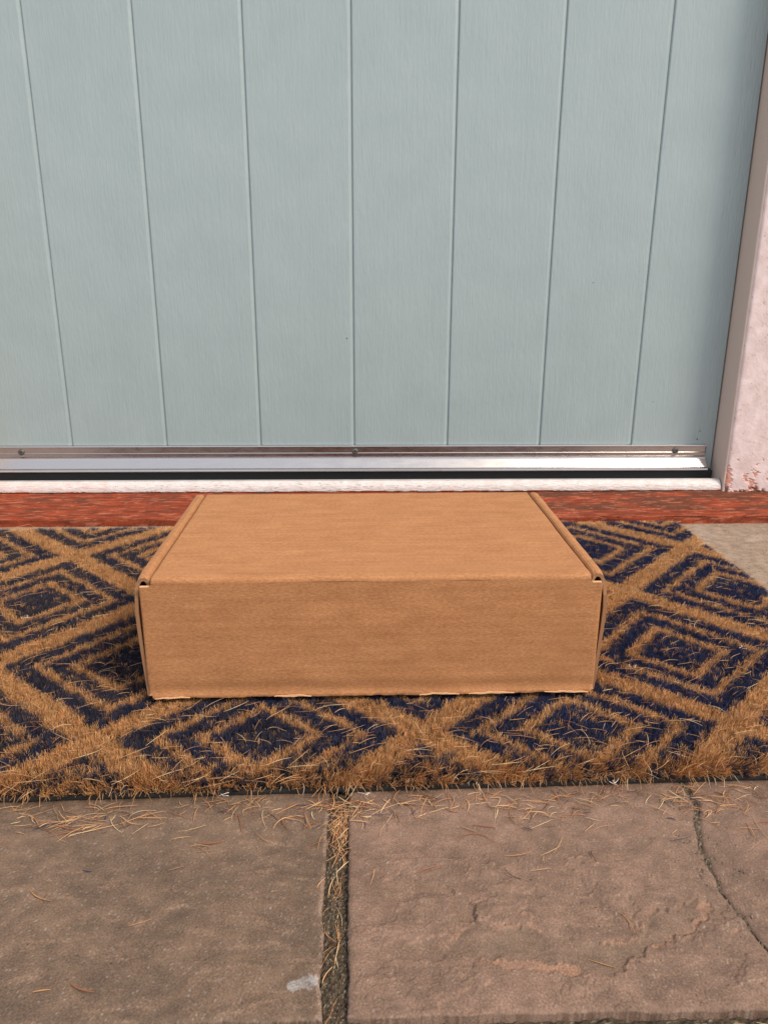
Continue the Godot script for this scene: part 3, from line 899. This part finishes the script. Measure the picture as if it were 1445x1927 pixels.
# bristles that stick out past the front and right edges of the mat
func fringe(o: Node3D, w: float, dpt: float) -> void:
	var V := PackedVector3Array(); var N := PackedVector3Array(); var C := PackedColorArray(); var X := PackedInt32Array()
	for i in 1500:
		var x := rng.randf_range(-w, w)
		var z := dpt - 0.001
		var out := Vector3(rng.randfn(0.1, 0.45), rng.randf_range(-0.55, 0.25), 1.0)
		if i % 6 == 0:
			x = w - 0.001
			z = rng.randf_range(-dpt, dpt)
			out = Vector3(1.0, rng.randf_range(-0.4, 0.5), rng.randfn(0, 0.45))
		elif n2(noise_b, x * 34.0, 120.0) < rng.randf_range(-0.5, 0.25): continue
		var a := Vector3(x, rng.randf_range(0.0035, 0.0075), z)
		var b := a + out.normalized() * (0.003 + 0.009 * pow(rng.randf(), 1.8))
		b.y = maxf(b.y, 0.0006)
		var c := Color(0.62, 0.34, 0.145).lerp(Color(0.38, 0.18, 0.07), rng.randf())
		if rng.randf() < 0.12: c = Color(0.66, 0.50, 0.33)
		strand(V, N, C, X, a, b, Vector3(rng.randfn(0, 0.0006), rng.randf_range(0.0, 0.0012), 0), rng.randf_range(0.00010, 0.00019), c)
	var m := put("edge_bristles", strands_mesh(V, N, C, X), M.fibre, o)
	m.set_meta("kind", "stuff")

# ------------------------------------------------------------------ loose strands
# a curved strand from a to b on a surface, added to growing arrays
func strand(V: PackedVector3Array, N: PackedVector3Array, C: PackedColorArray, X: PackedInt32Array, a: Vector3, b: Vector3, sag: Vector3, radius: float, c: Color) -> void:
	var segs := 6
	var first := V.size()
	var dir := (b - a).normalized()
	var s1 := dir.cross(Vector3.UP).normalized()
	if s1.length() < 0.1: s1 = Vector3.RIGHT
	var s2 := s1.cross(dir).normalized()
	for k in segs + 1:
		var t := float(k) / segs
		var p := a.lerp(b, t) + sag * (4.0 * t * (1.0 - t))
		var r := radius * (1.0 - 0.5 * absf(2.0 * t - 1.0))
		for e in 4:
			var q := e * TAU / 4.0
			var n := s1 * cos(q) + s2 * sin(q)
			V.append(p + n * r)
			N.append(n)
			C.append(c)
	for k in segs:
		for e in 4:
			var i := first + k * 4 + e
			var j := first + k * 4 + (e + 1) % 4
			X.append_array(PackedInt32Array([i, j, i + 4, j, j + 4, i + 4]))

func strands_mesh(V: PackedVector3Array, N: PackedVector3Array, C: PackedColorArray, X: PackedInt32Array) -> ArrayMesh:
	var arr := []
	arr.resize(Mesh.ARRAY_MAX)
	arr[Mesh.ARRAY_VERTEX] = V
	arr[Mesh.ARRAY_NORMAL] = N
	arr[Mesh.ARRAY_COLOR] = C
	arr[Mesh.ARRAY_INDEX] = X
	var m := ArrayMesh.new()
	m.add_surface_from_arrays(Mesh.PRIMITIVE_TRIANGLES, arr)
	return m

func straw() -> Color:
	var c := Color(0.60, 0.35, 0.17).lerp(Color(0.36, 0.165, 0.075), rng.randf())
	var p := rng.randf()
	if p < 0.10: c = Color(0.64, 0.47, 0.27)
	elif p < 0.22: c = Color(0.10, 0.05, 0.03)
	elif p < 0.27: c = Color(0.03, 0.03, 0.08)
	elif p < 0.40: c = Color(0.27, 0.10, 0.045)
	return c

func litter() -> void:
	# loose coir lying on the mat
	var V := PackedVector3Array(); var N := PackedVector3Array(); var C := PackedColorArray(); var X := PackedInt32Array()
	for i in 3000:
		var x := rng.randf_range(-0.38, 0.36)
		var z := 0.59 - 0.45 * pow(rng.randf(), 1.35)
		z -= MAT_TURN * x
		if x > -0.13 and x < 0.168 and z < 0.508 and z > 0.30: continue
		if z < 0.15: continue
		var l := 0.005 + 0.015 * pow(rng.randf(), 1.6)
		var a := rng.randfn(0.25, 0.7)
		var h := MAT_TOP + rng.randf_range(-0.0012, 0.0016)
		var d := Vector3(cos(a), rng.randf_range(-0.12, 0.12), -sin(a)) * l / 2.0
		var sag := Vector3(rng.randfn(0, 0.06), rng.randf_range(-0.02, 0.08), rng.randfn(0, 0.06)) * l
		strand(V, N, C, X, Vector3(x, h, z) - d, Vector3(x, h, z) + d, sag, rng.randf_range(0.0001, 0.00019), straw())
	var o := put("loose_mat_strands", strands_mesh(V, N, C, X), M.fibre)
	tag(o, "loose coir strands shed all over the top of the doormat", "strands", "", "stuff")
	# shed coir and needles along the mat's front edge and in the joints
	V = PackedVector3Array(); N = PackedVector3Array(); C = PackedColorArray(); X = PackedInt32Array()
	for i in 1150:
		var x := 0.0
		var z := 0.0
		var a := rng.randfn(0.2, 0.8)
		var y := 0.0007
		var p := rng.randf()
		if p < 0.46:
			x = rng.randf_range(-0.24, 0.24)
			if n2(noise_b, x * 26.0, 90.0) < rng.randf_range(-0.25, 0.45): continue
			z = 0.594 - MAT_TURN * x + absf(rng.randfn(0, 0.0065))
		elif p < 0.60:
			x = rng.randfn(0.005, 0.022)
			z = 0.598 + absf(rng.randfn(0, 0.010))
		elif p < 0.70:
			x = rng.randf_range(-0.005, 0.0025)
			z = 0.604 + absf(rng.randfn(0, 0.016))
			a = rng.randfn(1.4, 0.5)
			y = -0.0022
		elif p < 0.755:
			x = rng.randf_range(-0.0045, 0.002)
			z = rng.randf_range(0.62, 0.725)
			a = rng.randfn(1.4, 0.35)
			y = -0.0032
		elif p < 0.83:
			x = rng.randfn(0.205, 0.018)
			z = 0.596 + absf(rng.randfn(0, 0.012))
		elif p < 0.89:
			x = rng.randfn(-0.135, 0.02)
			z = 0.606 + absf(rng.randfn(0, 0.008))
		elif p < 0.94:
			x = rng.randfn(0.105, 0.022)
			z = 0.598 + absf(rng.randfn(0, 0.010))
		elif p < 0.955:
			x = rng.randf_range(-0.2, 0.2)
			z = rng.randf_range(0.7265, 0.735)
			y = -0.003
			a = rng.randfn(0, 0.25)
		else:
			x = rng.randf_range(-0.24, 0.24)
			z = rng.randf_range(0.60, 0.66)
		var l := 0.004 + 0.012 * pow(rng.randf(), 1.3)
		var d := Vector3(cos(a), rng.randf_range(-0.06, 0.06), -sin(a)) * l / 2.0
		var sag := Vector3(rng.randfn(0, 0.1), rng.randf_range(0.0, 0.06), rng.randfn(0, 0.07)) * l
		strand(V, N, C, X, Vector3(x, y + absf(d.y), z) - d, Vector3(x, y + absf(d.y), z) + d, sag, rng.randf_range(0.0001, 0.00021) if rng.randf() < 0.85 else 0.0003, straw())
	o = put("loose_paving_strands", strands_mesh(V, N, C, X), M.fibre)
	tag(o, "shed coir strands and dry needles along the mat's front edge and joints", "strands", "", "stuff")
	# single strands that lie apart on the slabs
	var tan := Color(0.40, 0.20, 0.08)
	var red := Color(0.27, 0.095, 0.04)
	var dark := Color(0.05, 0.03, 0.022)
	var pale := Color(0.42, 0.26, 0.13)
	for s in [
		[-0.1425, 0.6563, -0.1301, 0.6637, 0.12, 0.00034, tan, "thick tan needle lying alone left of middle on the left slab"],
		[-0.1062, 0.7063, -0.0950, 0.7108, 0.10, 0.00034, red, "dark red brown needle near the front of the left slab"],
		[-0.1194, 0.7103, -0.1127, 0.7093, 0.02, 0.00036, tan, "short stubby tan needle near the left slab's front corner"],
		[-0.0911, 0.6787, -0.0817, 0.6750, 0.06, 0.0002, tan, "thin tan needle lying in the middle of the left slab"],
		[-0.0700, 0.6281, -0.0587, 0.6270, 0.12, 0.00034, red, "reddish needle, upper one of the pair on the left slab"],
		[-0.0752, 0.6306, -0.0650, 0.6309, -0.08, 0.00024, tan, "thin forked tan needle beneath the reddish one on the left slab"],
		[-0.0802, 0.6195, -0.0693, 0.6150, 0.05, 0.00024, pale, "pale needle lying just below the mat on the left slab"],
		[0.0577, 0.6278, 0.0788, 0.6345, -0.28, 0.00026, red, "long hooked red brown strand on the flaked middle slab"],
		[0.0672, 0.6179, 0.0790, 0.6204, 0.02, 0.0003, red, "straight orange brown needle above the hooked strand"],
		[0.0610, 0.6189, 0.0687, 0.6234, 0.03, 0.00022, tan, "fine needle crossing the hooked strand"],
		[0.0800, 0.6402, 0.0936, 0.6375, 0.10, 0.00024, tan, "bent tan strand in the upper middle of the flaked slab"],
		[0.0973, 0.6406, 0.1091, 0.6338, 0.05, 0.00026, pale, "pale doubled strand right of the bent one on the flaked slab"],
		[0.0897, 0.6507, 0.1007, 0.6490, 0.02, 0.00022, pale, "straight pale strand above the hollow of the flaked slab"],
		[0.0783, 0.6483, 0.0850, 0.6556, 0.18, 0.00024, dark, "nearly black curved strand on the flaked middle slab"],
		[0.1251, 0.6760, 0.1280, 0.6877, -0.06, 0.0003, tan, "steep tan needle beside the right end of the hollow"],
		[0.1048, 0.6988, 0.1152, 0.7032, 0.04, 0.00026, tan, "slanting tan needle lying inside the hollow of the slab"],
		[0.1489, 0.6745, 0.1571, 0.6789, 0.04, 0.00022, tan, "thin needle at the right end inside the slab's hollow"],
		[0.1236, 0.6242, 0.1310, 0.6178, 0.02, 0.00026, pale, "short pale needle near the mat on the flaked slab's right half"],
	]:
		V = PackedVector3Array(); N = PackedVector3Array(); C = PackedColorArray(); X = PackedInt32Array()
		var a := Vector3(s[0], 0.0009, s[1])
		var b := Vector3(s[2], 0.0009, s[3])
		var mid := (a + b) / 2.0
		var across := (b - a).cross(Vector3.UP)
		var low := -0.0017 if s[7].contains("inside the") else 0.0
		strand(V, N, C, X, a - mid, b - mid, across * s[4] + Vector3(0, 0.0004, 0), s[5], s[6])
		var nd := put("dry_needle", strands_mesh(V, N, C, X), M.fibre, null, mid + Vector3(0, low, 0))
		tag(nd, s[7], "needle", "dry needles lying apart on the slabs")
	# scraps of white fluff
	for s in [
		[0.1963, 0.0125, 0.478, 0.0042, "white scrap of fluff on the mat right of the box"],
		[0.2863, 0.0125, 0.4481, 0.0050, "curly white thread on the mat's right side"],
		[-0.2551, 0.0125, 0.3877, 0.0040, "small white curl of fluff on the mat's left side"],
		[-0.0608, 0.0065, 0.5985, 0.0050, "flat white strand on the mat's front edge left of the joint"],
		[0.0128, 0.0070, 0.6005, 0.0042, "pale fibre scrap at the mat's front edge by the slab joint"],
		[0.1480, 0.0070, 0.5935, 0.0048, "white forked strand at the mat's front edge, farther right"],
	]:
		V = PackedVector3Array(); N = PackedVector3Array(); C = PackedColorArray(); X = PackedInt32Array()
		for k in 3:
			var a: Vector3 = Vector3(rng.randfn(0, 0.4), rng.randf_range(-0.1, 0.3), rng.randfn(0, 0.3)) * s[3]
			var b: Vector3 = Vector3(rng.randfn(0, 0.7), rng.randf_range(-0.1, 0.3), rng.randfn(0, 0.5)) * s[3]
			strand(V, N, C, X, a, b, Vector3(rng.randfn(0, 0.3), rng.randf_range(0.0, 0.3), rng.randfn(0, 0.3)) * s[3], 0.00021, Color(0.66, 0.58, 0.52))
		var fl := put("fluff_scrap", strands_mesh(V, N, C, X), M.fibre, null, Vector3(s[0], s[1], s[2]))
		tag(fl, s[4], "fluff", "scraps of white fluff on the mat")

# ------------------------------------------------------------------ cardboard box
func mailer() -> void:
	var o := base("cardboard_box", Vector3(0.0176, MAT_TOP + 0.0012, 0.5041), 0.0102)
	tag(o, "brown corrugated cardboard mailer box lying closed on the doormat", "box")
	var W := 0.1443      # half width of the front
	var L := 0.1368      # half width of the lid
	var H := 0.0824
	var D := 0.1905
	var T := 0.0022
	var warp := noise_of(111, 1.0, 3)
	var uvk := 3.1
	# lid: top sheet with a soft bend down at the front, its cut sides showing
	var path := []       # (z, y) along the lid from the back to the front
	path.append(Vector2(-D, H - T - 0.001))
	path.append(Vector2(-D, H - 0.0012))
	path.append(Vector2(-D + 0.0012, H))
	for k in 36: path.append(Vector2(lerpf(-D + 0.004, -0.0075, k / 35.0), H))
	for k in 5: path.append(Vector2(lerpf(-0.0065, -0.0030, k / 4.0), H))
	for k in 7:
		var a := (k + 1) / 7.0 * PI / 2.0
		path.append(Vector2(-0.0018 + 0.0018 * sin(a), H - 0.0030 + 0.0030 * cos(a)))
	var us := [-L, -L + 0.0002, -L + 0.0010]
	for k in 50: us.append(lerpf(-L + 0.003, L - 0.003, k / 49.0))
	us.append_array([L - 0.0010, L - 0.0002, L])
	var nu := us.size()
	var nv := path.size()
	var P := PackedVector3Array()
	var U := PackedVector2Array()
	var run := 0.0
	for j in nv:
		if j > 0: run += path[j].distance_to(path[j - 1])
		for i in nu:
			var x: float = us[i]
			var q: Vector2 = path[j]
			# the front corners of the lid are clipped back
			var y := q.y
			var z := q.x
			if j > 2:
				y += 0.0005 * n2(warp, x * 14.0, z * 14.0) - 0.0006 * (1.0 - pow(x / L, 2.0)) * sin(clampf(-z / D, 0.0, 1.0) * PI)
				if z > -0.008 and z < -0.002: y += 0.00035 + 0.0003 * n2(warp, x * 60.0, 4.0)
			if i == 0 or i == nu - 1: y -= T
			elif i == 1 or i == nu - 2: y -= 0.0004
			P.append(Vector3(x, y, z))
			U.append(Vector2(x * uvk + 0.5, run * uvk))
	put("lid", sheet(nu, nv, P, PackedColorArray(), U), M.kraft, o)
	# front panel
	var ys := []
	for k in 44: ys.append(H - 0.0030 - (H - 0.0030 - 0.0) * k / 43.0)
	us = [-W, -W + 0.0002, -W + 0.0012]
	for k in 100: us.append(lerpf(-W + 0.003, W - 0.003, k / 99.0))
	us.append_array([W - 0.0012, W - 0.0002, W])
	nu = us.size()
	P = PackedVector3Array()
	U = PackedVector2Array()
	var rows := ys.size() + 2
	for j in rows:
		for i in nu:
			var x: float = us[i]
			var y: float = ys[clampi(j, 0, ys.size() - 1)]
			var z := 0.0
			var e := absf(x) / W
			z += 0.0004 * n2(warp, x * 20.0, y * 20.0 + 9.0) * smoothstep(H - 0.004, H - 0.02, y)
			# crushed and torn along the bottom
			var torn := n2(warp, x * 70.0, 30.0)
			if y < 0.010:
				var f := 1.0 - y / 0.010
				z += (0.0010 * f * f * (0.6 + torn) - 0.0009 * sin(f * PI))
			if j >= ys.size() - 1:
				y += 0.0005 * n2(warp, x * 30.0, 50.0) + 0.0003 * n2(warp, x * 190.0, 51.0)
				if e > 0.985: y += 0.0022
				if j > ys.size() - 1:
					z -= 0.0011 * (j - ys.size() + 1)
					y += 0.0004 * (j - ys.size() + 1)
			# the shoulders beside the lid sit lower than the lid's bend
			if absf(x) > L + 0.0002 and j <= 1:
				y = H - 0.0054 - 0.0002 * j + 0.0003 * n2(warp, x * 400.0, 8.0)
			if i == 0 or i == nu - 1: z -= T
			elif i == 1 or i == nu - 2: z -= 0.0004
			if absf(x) > L and y > H - 0.012: z += 0.0006 * smoothstep(L, W, absf(x))
			P.append(Vector3(x, y, z))
			U.append(Vector2(x * uvk + 0.17, (run + H - y) * uvk))
	put("front_panel", sheet(nu, rows, P, PackedColorArray(), U), M.kraft, o)
	# pale torn edges on the two shoulders
	for sd in [-1.0, 1.0]:
		var st := []
		for k in 2:
			var x := (L + 0.0006) if k == 0 else (W - 0.0006)
			st.append(PackedVector3Array([Vector3(x * sd, H - 0.0060, -0.0002), Vector3(x * sd, H - 0.0051, -0.0003), Vector3(x * sd, H - 0.0050, -0.0020), Vector3(x * sd, H - 0.0060, -0.0021)]))
		put("torn_edge", loft(st), M.kraft_edge, o)
	# the double side walls: outer wall, rolled rim and inner wall in one bent sheet
	for sd in [-1.0, 1.0]:
		var rings := []
		var n := 26
		for k in n:
			var t := k / (n - 1.0)
			var z := lerpf(-D + 0.001, -0.0016, t)
			var tip := smoothstep(0.94, 1.0, t)            # the curled front end
			var bow := (0.0024 if sd > 0.0 else 0.0016) * sin(clampf(t, 0.0, 1.0) * PI * 0.62 + 0.35)
			var w := 0.0006 * n2(warp, z * 40.0, 70.0 + sd)
			var top := H - 0.0002 - 0.0012 * tip + 0.0004 * n2(warp, z * 30.0, 80.0 + sd)
			var pth := PackedVector2Array()
			pth.append(Vector2(0.1449 + 0.0004 * tip, 0.0006))
			pth.append(Vector2(0.1456 + bow * 0.25 + w * 0.3, 0.012))
			pth.append(Vector2(0.1462 + bow * 0.6 + w * 0.6, 0.030))
			pth.append(Vector2(0.1466 + bow * 0.95 + w, 0.048))
			pth.append(Vector2(0.1468 + bow + w, 0.060))
			pth.append(Vector2(0.1470 + bow * 0.85 + w - 0.0005 * tip, 0.068))
			pth.append(Vector2(0.1472 + bow * 0.3 + w * 0.4, top - 0.0055))
			pth.append(Vector2(0.1469 - 0.0004 * tip, top - 0.0028))
			pth.append(Vector2(0.1458 - 0.0004 * tip, top - 0.0010))
			pth.append(Vector2(0.1440, top - 0.0001))
			pth.append(Vector2(0.1415, top + 0.0003))
			pth.append(Vector2(0.1398, top - 0.0003 - 0.0006 * tip))
			pth.append(Vector2(0.1387, top - 0.0015 - 0.001 * tip))
			pth.append(Vector2(0.1382, top - 0.0034))
			pth.append(Vector2(0.1381, top - 0.0070))
			pth.append(Vector2(0.1381, 0.045))
			pth.append(Vector2(0.1381, 0.010))
			var outline := thick(pth, -T)
			var ring := PackedVector3Array()
			# the rolled rim stops short of the front, and its end is torn slightly askew
			for p in outline: ring.append(Vector3(p.x * sd, p.y, z - 0.0036 * tip * smoothstep(H - 0.016, H - 0.004, p.y) * (1.0 if p.x > 0.1395 else 0.75)))
			if sd < 0.0: ring.reverse()
			rings.append(ring)
		var wall := put("side_wall", loft(rings, uvk, Vector2(0.3 * sd, 0.2)), M.kraft, o)
		# the cut front end of the sheet, where the flutes show
		var nose: PackedVector3Array = rings[n - 1]
		var ahead := PackedVector3Array()
		for p in nose: ahead.append(p + Vector3(0, 0, 0.0003))
		put("cut_edge", loft([nose, ahead]), M.cut, wall)
		# dust flap tucked behind the front panel, its cut edge showing in the gap
		put("dust_flap", block(Vector3(minf((0.1454 if sd > 0.0 else 0.1447) * sd, 0.08 * sd), 0.034, -0.0050), Vector3(maxf((0.1454 if sd > 0.0 else 0.1447) * sd, 0.08 * sd), H - 0.0095, -0.0030), 0.0003, uvk), M.kraft, o)
	# pale slivers where the bottom edge of the front has torn
	for b in [[-0.1405, -0.118, 0.0009], [-0.064, -0.040, 0.0013], [0.030, 0.056, 0.0010], [0.062, 0.092, 0.0012], [0.112, 0.141, 0.0013]]:
		var st := []
		for k in 13:
			var t := k / 12.0
			var x := lerpf(b[0], b[1], t)
			var y: float = 0.0002 + 0.0005 * n2(warp, x * 30.0, 50.0) + 0.0003 * n2(warp, x * 190.0, 51.0)
			var h: float = 0.0001 + b[2] * sin(t * PI) * (0.75 + 0.6 * n2(warp, x * 240.0, 12.0))
			var z := 0.0018 + 0.0010 * (0.6 + n2(warp, x * 70.0, 30.0)) - 0.0010
			st.append(PackedVector3Array([Vector3(x, y, z), Vector3(x, y + h, z - 0.0001), Vector3(x, y + h, z - 0.0009), Vector3(x, y, z - 0.0010)]))
		put("torn_edge", loft(st), M.kraft_edge, o)
	put("back_panel", block(Vector3(-W, 0.0006, -D - 0.0002), Vector3(W, H - 0.0035, -D + T), 0.0004, uvk), M.kraft, o)
	put("bottom_panel", block(Vector3(-W + 0.001, 0.0002, -D + 0.003), Vector3(W - 0.001, 0.0002 + T, -0.0035), 0.0004, uvk), M.kraft, o)
